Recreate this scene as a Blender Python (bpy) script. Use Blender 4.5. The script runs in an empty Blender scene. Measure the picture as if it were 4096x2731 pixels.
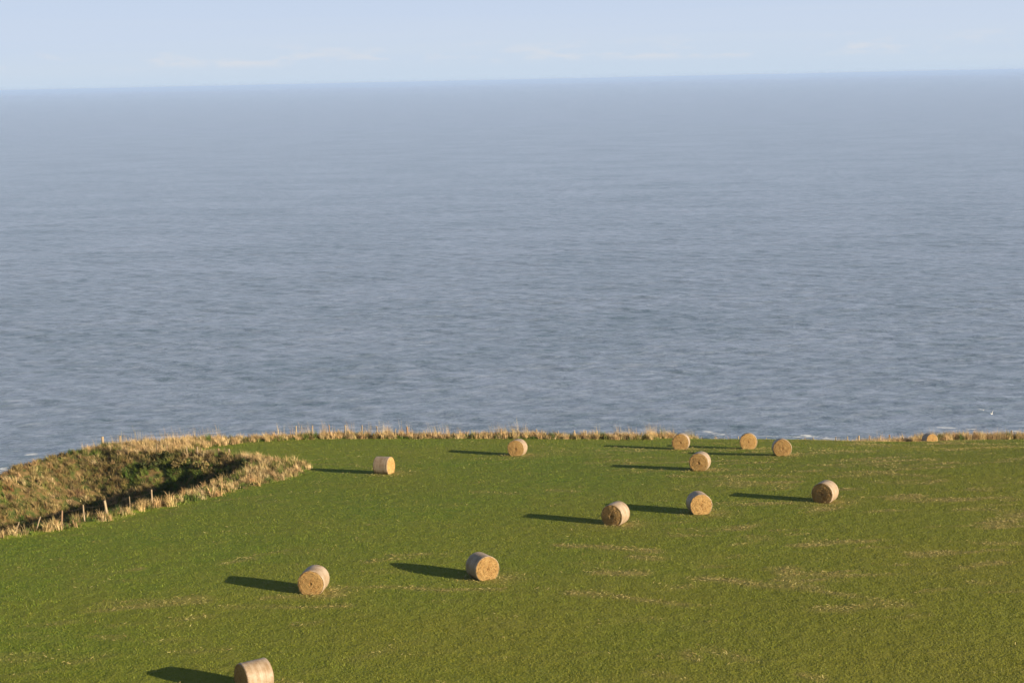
import bpy, math, random
import numpy as np
from mathutils import Matrix, Vector

rng = np.random.default_rng(7)
random.seed(7)
scene = bpy.context.scene
COL = scene.collection

# ------------------------------------------------------------------ camera
F, CX, CY = 6300.0, 2048.0, 1365.5
CAMZ = 60.0
th = math.atan((CY - 321) / F)
roll = math.atan(-86 / 4096)
fw = np.array([0, math.cos(th), -math.sin(th)])
r0 = np.array([1, 0, 0.0])
u0 = np.cross(r0, fw)
RX = math.cos(roll) * r0 + math.sin(roll) * u0
UX = -math.sin(roll) * r0 + math.cos(roll) * u0
cam_d = bpy.data.cameras.new('camera')
cam = bpy.data.objects.new('camera', cam_d)
COL.objects.link(cam)
m = Matrix(((RX[0], UX[0], -fw[0], 0), (RX[1], UX[1], -fw[1], 0), (RX[2], UX[2], -fw[2], CAMZ), (0, 0, 0, 1)))
cam.matrix_world = m
cam_d.sensor_width = 36
cam_d.lens = 36 * F / 4096
cam_d.clip_start = 0.5
cam_d.clip_end = 500000
scene.camera = cam

# ------------------------------------------------------------------ terrain
def sstep(a, b, x):  # works for a > b too
    t = np.clip((x - a) / (b - a), 0, 1)
    return t * t * (3 - 2 * t)

def hash2(ix, iy, seed):
    n = (ix.astype(np.int64) * 374761393 + iy.astype(np.int64) * 668265263 + seed * 1442695041) & 0x7fffffff
    n = (n ^ (n >> 13)) * 1274126177 & 0x7fffffff
    n = n ^ (n >> 16)
    return (n & 0xffff) / 65535.0

def vnoise(x, y, seed=0):
    ix = np.floor(x); iy = np.floor(y)
    fx = x - ix; fy = y - iy
    fx = fx * fx * (3 - 2 * fx); fy = fy * fy * (3 - 2 * fy)
    a = hash2(ix, iy, seed); b = hash2(ix + 1, iy, seed)
    c = hash2(ix, iy + 1, seed); d = hash2(ix + 1, iy + 1, seed)
    return (a * (1 - fx) + b * fx) * (1 - fy) + (c * (1 - fx) + d * fx) * fy

def fbm(x, y, seed=0, o=4):
    s = 0; a = 0.5; t = 0
    for k in range(o):
        s = s + a * vnoise(x * 2 ** k + 13.7 * k, y * 2 ** k - 7.3 * k, seed + k); t += a; a *= 0.5
    return s / t

def base_h(X, Y):
    """height of the undisturbed headland above the sea"""
    Yc = np.maximum(Y, 40)
    H = 24.2 + 0.0185 * (Yc - 58) + 0.0008 * (np.maximum(Yc, 58) - 58) ** 2
    H = H + 3.2 * sstep(128, 150, Yc) * sstep(2, 18, X)
    H = H + .22 * np.exp(-((X - 33) / 7) ** 2 - ((Yc - 128) / 14) ** 2) - .5 * sstep(40, 50, X) * sstep(160, 172, Yc)
    H = H + (0.1 + np.interp(Yc, [80, 92, 103, 112, 121, 128], [0.0, -.008, -.017, -.008, .015, .025]) * X) * (1 - sstep(60, 120, np.abs(X)))
    H = H + 0.10 * (fbm(X / 9, Y / 9, 31, 2) - 0.5)
    return CAMZ - H

def ray(px, py):
    return fw + RX * (px - CX) / F - UX * (py - CY) / F

def ground_at(px, py, dz=0.0):
    """where the line of sight through a photo point meets the base surface (raised by dz)"""
    d = ray(px, py)
    lo, hi = 30.0, None
    t = 56.0
    prev = 30.0
    while t < 400:
        p = d * t
        if CAMZ + p[2] < base_h(np.array([p[0]]), np.array([p[1]]))[0] + dz:
            hi = t; lo = prev; break
        prev = t; t += 1.0
    if hi is None:
        t = 131 / d[1]
        return np.array([d[0] * t, d[1] * t])
    for _ in range(25):
        mid = (lo + hi) / 2
        p = d * mid
        if CAMZ + p[2] < base_h(np.array([p[0]]), np.array([p[1]]))[0] + dz: hi = mid
        else: lo = mid
    p = d * hi
    return np.array([p[0], p[1]])

def gl(pts):
    return np.array([ground_at(*p) for p in pts])

# field boundary along the gully (near side), tip, back along the far side, then the cliff strip
near_edge = gl([(0, 2155), (70, 2148), (154, 2134), (281, 2115), (365, 2095), (456, 2080), (519, 2057), (596, 2039), (670, 2032),
                (789, 2004), (845, 1992), (898, 1973), (1021, 1948), (1105, 1927), (1161, 1910), (1214, 1895), (1242, 1876)])
far_edge = gl([(1235, 1862), (1190, 1852), (1126, 1843), (1031, 1832), (951, 1824), (880, 1818), (800, 1812), (770, 1803), (800, 1793), (850, 1787)])
cliff_edge_field = gl([(905, 1781), (972, 1772), (1073, 1765), (1231, 1758), (1300, 1756), (1500, 1755), (1800, 1754), (2000, 1754.5), (2300, 1757), (2600, 1759)])
right_edge = np.array([(13.5, 131.5), (20, 139), (30, 151), (41, 166), (49.5, 172.5), (57, 176), (75, 186), (110, 205), (200, 240)], float)
field_poly = np.vstack([[(-300, -200)], [(-300, 60)], [(-60, 80)], near_edge, far_edge, cliff_edge_field, right_edge, [(400, 260)], [(400, -200)]])

# cliff line (land ends here)
cl_left = gl([(0, 1916), (88, 1872), (175, 1842), (245, 1822), (351, 1803), (421, 1790), (526, 1781), (700, 1769), (775, 1764), (898, 1757)])
v = cliff_edge_field[1:] + np.array([0, 1.9])
cliff_line = np.vstack([[(-300, 20)], [(-110, 60)], [(-58, 88)], cl_left, v, right_edge + np.array([-0.8, 2.6]), [(400, 264)]])
land_poly = np.vstack([cliff_line, [(400, -200)], [(-300, -200)]])

# gully rims
n_rim = gl([(0, 2146), (70, 2138), (154, 2120), (281, 2098), (365, 2080), (456, 2066), (519, 2046), (596, 2027), (670, 2014), (789, 1976), (845, 1954), (898, 1930), (960, 1902)])
tip = gl([(1030, 1866)])
f_rim = gl([(1000, 1846), (900, 1834), (810, 1828), (700, 1824), (600, 1824), (500, 1818), (421, 1810), (351, 1814), (245, 1827), (175, 1847), (88, 1877), (0, 1920)])
left_ext_n = np.array([(-44, 78), (-70, 60), (-110, 40)], float)
left_ext_f = np.array([(-56, 92), (-110, 64)], float)
N_line = np.vstack([left_ext_n[::-1], n_rim, tip])
F_line = np.vstack([tip, f_rim, left_ext_f])
gully_poly = np.vstack([N_line, F_line[1:]])

def dist_line(X, Y, L):
    best = np.full(X.shape, 1e9)
    for i in range(len(L) - 1):
        ax, ay = L[i]; bx, by = L[i + 1]
        dx, dy = bx - ax, by - ay
        t = np.clip(((X - ax) * dx + (Y - ay) * dy) / (dx * dx + dy * dy + 1e-12), 0, 1)
        best = np.minimum(best, np.hypot(X - ax - t * dx, Y - ay - t * dy))
    return best

def inside(X, Y, P):
    r = np.zeros(X.shape, bool)
    n = len(P)
    for i in range(n):
        x1, y1 = P[i]; x2, y2 = P[(i + 1) % n]
        if y1 == y2: continue
        c = ((y1 > Y) != (y2 > Y)) & (X < (x2 - x1) * (Y - y1) / (y2 - y1) + x1)
        r ^= c
    return r

GN, GF = 2.4, 0.80
def terrain(X, Y, want=False):
    z = base_h(X, Y)
    ins = inside(X, Y, gully_poly)
    dn = dist_line(X, Y, N_line); df = dist_line(X, Y, F_line)
    wob = 1 + 0.35 * (fbm(X / 4, Y / 4, 5, 3) - 0.5)
    a = dn * GN * wob; b = df * (GF + .40 * (1 - sstep(99, 107, Y)) - .36 * sstep(107, 114, Y)) * wob
    dt = np.hypot(X - tip[0][0], Y - tip[0][1])
    cap_ = 1.2 + 0.45 * dt
    k = 1.0
    h = np.clip(0.5 + 0.5 * (b - a) / k, 0, 1)
    g = b * (1 - h) + a * h - k * h * (1 - h)
    g = np.maximum(g, 0); g = np.where(g > cap_ * .6, cap_ * .6 + (cap_ * .4) * (1 - np.exp(-(g - cap_ * .6) / (cap_ * .4))), g)
    g = np.where(ins, g, 0)
    z = z + .22 * np.exp(-(dn / .8) ** 2) * (1 - sstep(107, 113, Y)) * (1 - inside(X, Y, field_poly) * 1.0)
    z = z - g
    # lumps on rough ground
    inf = inside(X, Y, field_poly)
    dfd = dist_line(X, Y, field_poly)
    rough = np.where(inf, 0, np.clip(dfd / 1.0, 0, 1))
    amp = np.where(ins, .25 + .9 * sstep(.5, 2.5, np.minimum(dn, df)), .3)
    z = z + rough * (amp * (fbm(X / 1.4, Y / 1.4, 11, 3) - 0.5) + 0.05)
    # cliff
    land = inside(X, Y, land_poly)
    dc = dist_line(X, Y, cliff_line)
    out = np.where(land, 0, dc)
    drop = 0.5 * out + 1.1 * np.maximum(out - 1.0, 0) + 1.2 * np.minimum(out, 6) * (fbm(X / 5, Y / 5, 21, 3) - 0.5)
    z = np.where(land, z, np.maximum(z - drop, -3.0))
    if want:
        return z, inf, rough, land, ins, dfd, dc
    return z

def tz(x, y):
    return float(interp_z(np.array([float(x)]), np.array([float(y)]))[0])

def grid_axis(parts):
    out = []
    for a, b, s in parts:
        out += list(np.arange(a, b, s))
    out.append(parts[-1][1])
    return np.array(out)

# straw rows lying on the grass: (x0,y0)-(x1,y1), half width m, strength    (photo points)
streak_px = [((2230, 2182), (2420, 2186), .35, 1.0), ((2420, 2190), (2620, 2205), .45, .9), ((2530, 2222), (2640, 2232), .45, .7), ((2400, 2286), (2560, 2294), .5, .9),
             ((2290, 2372), (2420, 2380), .45, .8), ((2470, 2390), (2740, 2420), .3, 1.0), ((2800, 2316), (2960, 2326), .45, 1.0), ((2960, 2330), (3260, 2350), .5, .7), ((3270, 2360), (3420, 2382), .3, .9), ((3400, 2380), (3640, 2420), .35, .6),
             ((1300, 2345), (1700, 2346), .25, .6), ((1640, 2352), (2000, 2356), .3, .9), ((1060, 2390), (1360, 2386), .3, .8), ((1080, 2426), (1390, 2424), .3, .6),
             ((1560, 2222), (1700, 2214), .35, .8), ((1470, 2246), (1640, 2234), .3, .5), ((890, 2256), (1010, 2236), .35, .6), ((950, 2234), (1160, 2200), .25, .4), ((480, 2282), (560, 2272), .3, .6),
             ((1900, 1968), (2060, 1974), .4, .5), ((2200, 1960), (2300, 1968), .4, .5), ((2080, 1786), (2170, 1785), .25, .6), ((2230, 1811), (2420, 1809), .25, .4), ((2840, 1884), (3080, 1874), .35, .6), ((2680, 1902), (2900, 1906), .45, .6), ((2900, 1906), (3050, 1902), .5, .8), ((3120, 1904), (3200, 1908), .45, .7),
             ((3300, 1862), (3400, 1866), .25, .9), ((3440, 1884), (3560, 1890), .4, .7), ((3330, 1906), (3500, 1898), .5, .6), ((3560, 1898), (3720, 1904), .4, .9), ((3640, 1930), (3720, 1934), .35, .6), ((3500, 1926), (3600, 1932), .4, .5), ((3900, 1962), (3960, 1962), .4, .5), ((3560, 1996), (3720, 2006), .4, .5), ((3760, 1994), (3830, 1996), .35, .5),
             ((3000, 2150), (3060, 2156), .5, .5), ((3240, 2162), (3360, 2170), .5, .5), ((3900, 2036), (4096, 2050), .6, .4), ((3200, 2690), (3280, 2710), .3, .9), ((2740, 2610), (2780, 2640), .3, .7), ((2600, 2690), (2720, 2716), .35, .5), ((2830, 2600), (2990, 2640), .5, .5),
             ((1240, 1840), (1430, 1828), .2, .4), ((1250, 1856), (1420, 1858), .18, .6), ((1430, 1862), (1520, 1880), .2, .5), ((2050, 1855), (2250, 1850), .2, .25),
             ((370, 2110), (700, 2052), .35, .2), ((860, 2002), (1060, 1984), .25, .4), ((300, 2640), (420, 2620), .5, .4), ((700, 2610), (900, 2590), .4, .3), ((1280, 2490), (1180, 2496), .3, .5), ((1400, 2640), (1560, 2600), .4, .3)]
streaks = [(ground_at(*a), ground_at(*b), w, s) for a, b, w, s in streak_px]

def straw_density(X, Y):
    ca, sa = math.cos(0.10), math.sin(0.10)
    wx = X + 2.0 * (fbm(X / 12, Y / 12, 61, 2) - .5); wy = Y + 2.5 * (fbm(X / 15, Y / 15, 62, 2) - .5)
    u = ca * wx + sa * wy; w = -sa * wx + ca * wy
    d = fbm(u / 3.0, w / 0.9, 71, 3)
    reg = sstep(.40, .70, fbm(X / 20, Y / 20, 75, 2) + 0.009 * (X - 3))
    out = 0.75 * sstep(.56, .80, d) * (0.15 + 1.0 * reg)
    brk = 0.45 + 0.9 * fbm(X / 0.9, Y / 0.9, 77, 2)
    for a, b, wd, s in streaks:
        q = np.nonzero((X > min(a[0], b[0]) - 1.5) & (X < max(a[0], b[0]) + 1.5) & (Y > min(a[1], b[1]) - 1.5) & (Y < max(a[1], b[1]) + 1.5))[0]
        dd = dist_line(X[q], Y[q] + 0.5 * (vnoise(X[q] / 1.7, Y[q] * 0 + a[1], 80) - .5), np.array([a, b]))
        out[q] = np.maximum(out[q], s * np.exp(-(dd / wd) ** 2) * brk[q])
    for (bx, by) in bale_xy:
        r = np.hypot((X - bx - .4) * .8, Y - by + .25)
        out = np.maximum(out, .85 * np.exp(-(r / 1.15) ** 2) * brk)
    return np.clip(out, 0, 1)

# bales: label, face/centre photo point, yaw of the face from the line to the camera, mode, size
bale_specs = [
    ('straw bale cut by the bottom edge of the photo, its dark shaded end facing left', (1018, 2757), -65, 'c', 1.0),
    ('nearest whole straw bale, brown end facing us and pale wrapped side on its right', (1244, 2378), -15, 'f', 1.0),
    ('straw bale with bright yellow round end and a fully dark shaded side on its left', (1952, 2319), 27, 'f', 1.0),
    ('brown-faced straw bale, pale side at right, left-hand bale of the pair in mid field', (2447, 2101), -23, 'f', 1.0),
    ('straw bale with blue-grey shaded top and side, its neighbour\'s right in mid field', (2806, 2058), 13, 'f', 1.0),
    ('dark orange faced straw bale with pink-white side, standing alone right of centre field', (3288, 2011), -18, 'f', 1.0),
    ('straw bale below the far trio, thin white rim of wrap on its right', (2795, 1883), -9, 'f', 1.0),
    ('left-hand straw bale of the far trio, rising above the field crest against the sea', (2722, 1798), -4, 'f', 1.0),
    ('middle straw bale of the far trio, round face against the sea, no side visible', (2994, 1796), 1, 'f', 1.0),
    ('right-hand straw bale of the far trio, thin dark edge on its left', (3131, 1823), 6, 'f', 1.0),
    ('straw bale standing alone below the fence middle with pale wrap at right', (2063, 1823), -14, 'f', .98),
    ('straw bale lying side-on with grey-brown wrap facing us and bright end at right', (1537, 1892), 63, 'c', .97),
    ('farthest straw bale half sunk behind the crest, dark side left, beside cliff grass', (3731, 1781), 27, 'w', 1.0),
]
BR, BL = 0.675, 1.20
bales = []
for lab, p, yaw, mode, sc in bale_specs:
    if mode == 'w':
        d = ray(p[0], 1745); t = 166.0 / d[1]; g = np.array([d[0] * t, 166.0])
    else:
        g = ground_at(*p)
    tocam = math.atan2(-g[1], -g[0])
    a = tocam + math.radians(yaw)      # +yaw turns the face to the right of the photo
    n = np.array([math.cos(a), math.sin(a)])
    c = g - n * BL * .5 * sc if mode in 'fw' else g
    bales.append((lab, c, n, sc))
bale_xy = [b[1] for b in bales]

def mesh_obj(name, V, Fc, mat=None, parent=None, smooth=False, attrs=None):
    """V (n,3); Fc (m,k) all the same size"""
    me = bpy.data.meshes.new(name)
    V = np.ascontiguousarray(V, dtype=np.float32); Fc = np.ascontiguousarray(Fc, dtype=np.int32)
    me.vertices.add(len(V)); me.vertices.foreach_set('co', V.ravel())
    k = Fc.shape[1]
    me.loops.add(Fc.size); me.loops.foreach_set('vertex_index', Fc.ravel())
    me.polygons.add(len(Fc)); me.polygons.foreach_set('loop_start', np.arange(0, Fc.size, k, dtype=np.int32))
    me.update(calc_edges=True)
    me.polygons.foreach_set('use_smooth', np.full(len(Fc), smooth))
    if attrs:
        for an, val in attrs.items():
            if val.ndim == 2:
                at = me.color_attributes.new(an, 'FLOAT_COLOR', 'POINT')
                c4 = np.ones((len(V), 4), np.float32); c4[:, :3] = val
                at.data.foreach_set('color', c4.ravel())
            else:
                at = me.attributes.new(an, 'FLOAT', 'POINT')
                at.data.foreach_set('value', val.astype(np.float32))
    if mat: me.materials.append(mat)
    o = bpy.data.objects.new(name, me); COL.objects.link(o)
    if parent: o.parent = parent
    return o

def tag(o, label=None, cat=None, group=None, kind=None):
    if label: o['label'] = label
    if cat: o['category'] = cat
    if group: o['group'] = group
    if kind: o['kind'] = kind
    return o

# ------------------------------------------------------------------ materials
def new_mat(name):
    mt = bpy.data.materials.new(name); mt.use_nodes = True
    nt = mt.node_tree
    for n in list(nt.nodes): nt.nodes.remove(n)
    out = nt.nodes.new('ShaderNodeOutputMaterial')
    b = nt.nodes.new('ShaderNodeBsdfPrincipled')
    nt.links.new(b.outputs[0], out.inputs[0])
    return mt, nt, b, out

class NT:
    def __init__(s, nt): s.nt = nt
    def n(s, t, **k):
        x = s.nt.nodes.new(t)
        for a, b in k.items(): setattr(x, a, b)
        return x
    def l(s, a, b): s.nt.links.new(a, b)
    def noise(s, vec, scale, detail=3, rough=.55):
        x = s.n('ShaderNodeTexNoise'); x.inputs['Scale'].default_value = scale
        x.inputs['Detail'].default_value = detail; x.inputs['Roughness'].default_value = rough
        if vec is not None: s.l(vec, x.inputs['Vector'])
        return x.outputs['Fac']
    def ramp(s, fac, pts):
        x = s.n('ShaderNodeValToRGB'); e = x.color_ramp.elements
        while len(e) < len(pts): e.new(.5)
        for i, (p, c) in enumerate(pts):
            e[i].position = p; e[i].color = (c, c, c, 1) if isinstance(c, (int, float)) else (*c, 1)
        s.l(fac, x.inputs[0]); return x.outputs[0]
    def mix(s, f, a, b, mode='MIX'):
        x = s.n('ShaderNodeMix', data_type='RGBA', blend_type=mode)
        for sock, val in ((x.inputs[0], f), (x.inputs[6], a), (x.inputs[7], b)):
            if hasattr(val, 'links'): s.l(val, sock)
            elif isinstance(val, (int, float)): sock.default_value = val
            else: sock.default_value = (*val, 1)
        return x.outputs[2]
    def math(s, op, a, b=0.0):
        x = s.n('ShaderNodeMath', operation=op)
        for sock, val in ((x.inputs[0], a), (x.inputs[1], b)):
            if hasattr(val, 'links'): s.l(val, sock)
            else: sock.default_value = val
        return x.outputs[0]
    def mapping(s, vec, scale=(1, 1, 1), rot=(0, 0, 0), loc=(0, 0, 0)):
        x = s.n('ShaderNodeMapping'); s.l(vec, x.inputs[0])
        x.inputs['Scale'].default_value = scale; x.inputs['Rotation'].default_value = rot; x.inputs['Location'].default_value = loc
        return x.outputs[0]
    def bump(s, h, strength, dist):
        x = s.n('ShaderNodeBump'); x.inputs['Strength'].default_value = strength; x.inputs['Distance'].default_value = dist
        s.l(h, x.inputs['Height']); return x.outputs[0]

def ground_material():
    mt, nt, b, out = new_mat('ground_turf')
    k = NT(nt)
    pos = k.n('ShaderNodeNewGeometry').outputs['Position']
    fine = k.noise(pos, 9, 3); mid = k.noise(pos, 1.3, 4); big = k.noise(pos, .12, 3)
    green = k.ramp(fine, [(.30, (.064, .106, .011)), (.5, (.116, .170, .017)), (.72, (.175, .213, .031))])
    green = k.mix(k.ramp(big, [(.35, 0.0), (.65, .55)]), green, (.165, .170, .025))
    sp = k.n('ShaderNodeSeparateXYZ'); k.l(pos, sp.inputs[0])
    green = k.mix(k.ramp(k.math('ADD', k.math('MULTIPLY', sp.outputs[1], -.0125), k.math('ADD', k.math('MULTIPLY', sp.outputs[0], .012), 1.5)), [(.25, 0.0), (.85, .6)]), green, (.180, .166, .022))
    green = k.mix(k.ramp(mid, [(.45, 0.0), (.75, .45)]), green, (.19, .185, .036))
    at = k.n('ShaderNodeAttribute', attribute_name='straw')
    green = k.mix(k.math('MULTIPLY', at.outputs['Fac'], .75), green, (.28, .22, .075))
    ro = k.ramp(mid, [(.32, (.035, .050, .014)), (.46, (.075, .085, .022)), (.58, (.15, .10, .040)), (.72, (.22, .155, .07))])
    ar = k.n('ShaderNodeAttribute', attribute_name='rough')
    edge = k.ramp(k.math('ADD', ar.outputs['Fac'], k.math('MULTIPLY', k.math('SUBTRACT', fine, .5), .6)), [(.25, 0.0), (.5, 1.0)])
    ac = k.n('ShaderNodeAttribute', attribute_name='rock')
    ro = k.mix(ac.outputs['Fac'], ro, (.13, .10, .075))
    k.l(k.mix(edge, green, ro), b.inputs['Base Color'])
    b.inputs['Roughness'].default_value = .95
    b.inputs['Specular IOR Level'].default_value = .1
    k.l(k.bump(k.math('ADD', fine, k.math('MULTIPLY', mid, 2)), .8, .08), b.inputs['Normal'])
    return mt

def attr_mat(name, rough=.7, trans=.0):
    mt, nt, b, out = new_mat(name)
    k = NT(nt)
    a = k.n('ShaderNodeAttribute', attribute_name='col')
    k.l(a.outputs['Color'], b.inputs['Base Color'])
    b.inputs['Roughness'].default_value = rough
    b.inputs['Specular IOR Level'].default_value = .2
    if trans > 0:
        t = k.n('ShaderNodeBsdfTranslucent'); k.l(a.outputs['Color'], t.inputs[0])
        mx = k.n('ShaderNodeMixShader'); mx.inputs[0].default_value = trans
        k.l(b.outputs[0], mx.inputs[1]); k.l(t.outputs[0], mx.inputs[2]); k.l(mx.outputs[0], out.inputs[0])
    return mt

M_ground = ground_material()
M_blade = attr_mat('leaf_blade', .6, .15)
M_dry = attr_mat('dry_stalk', .75, .12)

# ------------------------------------------------------------------ ground mesh
xs = grid_axis([(-300, -80, 10), (-80, -56, 1.0), (-56, 62, .4), (62, 90, 1.0), (90, 400, 12)])
ys = grid_axis([(-200, 40, 8), (40, 60, 1.0), (60, 185, .36), (185, 215, 1.0), (215, 420, 8)])
GX, GY = np.meshgrid(xs, ys)
fx, fy = GX.ravel(), GY.ravel()
z, inf, rough, land, ins, dfd, dc = terrain(fx, fy, True)
strawd = np.where(inf, straw_density(fx, fy), 0)
rock = np.where(land, 0, np.clip((dc - 3) / 4, 0, 1)) * (fbm(fx / 3, fy / 3, 91, 3) > .45)
nx, ny = len(xs), len(ys)
i = np.arange(nx * ny).reshape(ny, nx)
Q = np.stack([i[:-1, :-1], i[:-1, 1:], i[1:, 1:], i[1:, :-1]], -1).reshape(-1, 4)
tag(mesh_obj('ground', np.stack([fx, fy, z], 1), Q, M_ground, smooth=True, attrs={'straw': strawd, 'rough': rough, 'rock': rock.astype(float)}), kind='structure')

# ------------------------------------------------------------------ grass helpers
def in_view(X, Y, Z, mx=120, my=120):
    P = np.stack([X, Y, Z - CAMZ], 1)
    dz = P @ fw
    px = CX + F * (P @ RX) / dz; py = CY - F * (P @ UX) / dz
    return (px > -mx) & (px < 4096 + mx) & (py < 2731 + my)

def blades(X, Y, Z, h, w, lean, az, col, bend=.35):
    """one bent two-segment blade per root; lean = horizontal reach of the tip"""
    n = len(X)
    ca, sa = np.cos(az), np.sin(az)
    fa = az + np.pi / 2 + rng.normal(0, .6, n)
    wx, wy = np.cos(fa) * w * .5, np.sin(fa) * w * .5
    lx, ly = ca * lean, sa * lean
    V = np.empty((n, 5, 3), np.float32)
    V[:, 0] = np.stack([X - wx, Y - wy, Z - .03], 1)
    V[:, 1] = np.stack([X + wx, Y + wy, Z - .03], 1)
    mz = h * (.5 + bend * .3)
    V[:, 2] = np.stack([X + lx * bend + wx * .8, Y + ly * bend + wy * .8, Z + mz], 1)
    V[:, 3] = np.stack([X + lx * bend - wx * .8, Y + ly * bend - wy * .8, Z + mz], 1)
    V[:, 4] = np.stack([X + lx, Y + ly, Z + h], 1)
    b = (np.arange(n) * 5)[:, None]
    T = np.concatenate([b + [0, 1, 2], b + [0, 2, 3], b + [3, 2, 4]], 0)
    C = np.repeat(col[:, None, :], 5, 1).reshape(-1, 3)
    return V.reshape(-1, 3), T, C

def tris(X, Y, Z, h, w, lean, az, col):
    n = len(X)
    fa = az + np.pi / 2 + rng.normal(0, .7, n)
    wx, wy = np.cos(fa) * w * .5, np.sin(fa) * w * .5
    V = np.empty((n, 3, 3), np.float32)
    V[:, 0] = np.stack([X - wx, Y - wy, Z - .01], 1)
    V[:, 1] = np.stack([X + wx, Y + wy, Z - .01], 1)
    V[:, 2] = np.stack([X + np.cos(az) * lean, Y + np.sin(az) * lean, Z + h], 1)
    T = np.arange(n * 3).reshape(n, 3)
    return V.reshape(-1, 3), T, np.repeat(col, 3, 0)

def join(parts):
    Vs, Ts, Cs, o = [], [], [], 0
    for V, T, C in parts:
        Vs.append(V); Ts.append(T + o); Cs.append(C); o += len(V)
    return np.vstack(Vs), np.vstack(Ts), np.vstack(Cs)

def pick(cols, n, wts=None):
    cols = np.array(cols, float)
    idx = rng.choice(len(cols), n, p=wts)
    return cols[idx] * rng.uniform(.8, 1.2, (n, 1)) * rng.uniform(.94, 1.06, (n, 3))

def interp_z(X, Y):
    """height of the meshed ground (bilinear on the grid)"""
    Zg = z.reshape(ny, nx)
    ix = np.clip(np.searchsorted(xs, X) - 1, 0, nx - 2); iy = np.clip(np.searchsorted(ys, Y) - 1, 0, ny - 2)
    tx = (X - xs[ix]) / (xs[ix + 1] - xs[ix]); ty = (Y - ys[iy]) / (ys[iy + 1] - ys[iy])
    return (Zg[iy, ix] * (1 - tx) + Zg[iy, ix + 1] * tx) * (1 - ty) + (Zg[iy + 1, ix] * (1 - tx) + Zg[iy + 1, ix + 1] * tx) * ty

# ------------------------------------------------------------------ short field grass
def field_grass():
    A = []
    for (y0, y1, dens) in ((56, 75, 140), (75, 95, 105), (95, 135, 66), (135, 180, 26)):
        hw = y1 * .345
        n = int((y1 - y0) * 2 * hw * dens)
        A.append(np.stack([rng.uniform(-hw, hw, n), rng.uniform(y0, y1, n)], 1))
    P = np.vstack(A)
    X, Y = P[:, 0], P[:, 1]
    Z = interp_z(X, Y)
    ok = in_view(X, Y, Z)
    X, Y, Z = X[ok], Y[ok], Z[ok]
    X = X + .05 * (vnoise(X * 3, Y * 3, 3) - .5)
    ok = inside(X, Y, field_poly)
    clump = fbm(X / .45, Y / .45, 41, 2)
    ok &= rng.random(len(X)) < .35 + 1.1 * clump
    for (bx, by) in bale_xy:
        ok &= np.hypot(X - bx, Y - by) > .5
    X, Y, Z = X[ok], Y[ok], Z[ok]
    n = len(X)
    sd = straw_density(X, Y)
    big = fbm(X / 11, Y / 11, 45, 3); cl = fbm(X / .6, Y / .6, 47, 2)
    col = pick([(.112, .168, .014), (.138, .190, .017), (.168, .192, .023), (.20, .196, .036), (.072, .122, .012)], n, [.28, .3, .22, .08, .12])
    col *= (.62 + .8 * cl)[:, None]
    t = np.clip(sstep(.35, .68, big) * .5 + .35 * sstep(105, 62, Y) + .012 * (X - 5), 0, .9)[:, None]
    col = col * (1 - t) + t * np.array([.184, .170, .022])
    s = (np.clip(sd * 1.25, 0, 1) * rng.uniform(.25, 1.0, n))[:, None]
    col = col * (1 - s) + s * np.array([.27, .22, .075])
    h = rng.uniform(.03, .08, n) * (.45 + 1.1 * cl)
    a, T, C = tris(X, Y, Z, h, rng.uniform(.012, .030, n), rng.uniform(.01, .05, n), rng.uniform(0, 6.283, n), col)
    tag(mesh_obj('field_grass', a, T, M_blade, attrs={'col': C}), 'short green grass regrown over the mown hay field', 'grass', kind='stuff')
field_grass()

# ------------------------------------------------------------------ straw litter
def litter():
    n = 1500000
    Y = rng.uniform(56, 180, n) ; X = rng.uniform(-1, 1, n) * .345 * Y
    keep = rng.random(n) < Y / 180
    X, Y = X[keep], Y[keep]
    d = straw_density(X, Y)
    ok = (rng.random(len(X)) < d ** 1.3 * .30) & inside(X, Y, field_poly)
    X, Y = X[ok], Y[ok]; Z = interp_z(X, Y)
    ok = in_view(X, Y, Z); X, Y, Z = X[ok], Y[ok], Z[ok]
    n = len(X)
    L = rng.uniform(.05, .17, n); az = rng.normal(0.1, .9, n)
    w = rng.uniform(.012, .03, n)
    dx, dy = np.cos(az) * L / 2, np.sin(az) * L / 2
    ox, oy = -np.sin(az) * w / 2, np.cos(az) * w / 2
    hz = rng.uniform(.03, .075, n); tl = rng.uniform(-.03, .04, n)
    V = np.empty((n, 4, 3), np.float32)
    V[:, 0] = np.stack([X - dx - ox, Y - dy - oy, Z + hz - tl], 1)
    V[:, 1] = np.stack([X + dx - ox, Y + dy - oy, Z + hz + tl], 1)
    V[:, 2] = np.stack([X + dx + ox, Y + dy + oy, Z + hz + tl + .012], 1)
    V[:, 3] = np.stack([X - dx + ox, Y - dy + oy, Z + hz - tl + .012], 1)
    T = np.arange(n * 4).reshape(n, 4)
    C = np.repeat(pick([(.31, .26, .095), (.26, .20, .07), (.36, .30, .12)], n), 4, 0)
    tag(mesh_obj('straw_litter', V.reshape(-1, 3), T, M_dry, attrs={'col': C}), 'loose yellow straw left in faint rows across the green field', 'straw', kind='stuff')
litter()

# ------------------------------------------------------------------ tall dry grass and rough vegetation
STRAW = [(.50, .36, .17), (.42, .29, .13), (.56, .42, .22), (.30, .21, .10)]
GREEN = [(.10, .15, .025), (.16, .19, .04), (.07, .11, .02)]
BROWN = [(.20, .145, .055), (.27, .205, .085), (.13, .10, .04), (.17, .155, .045)]
RUST = [(.13, .055, .025), (.17, .08, .035)]

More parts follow.
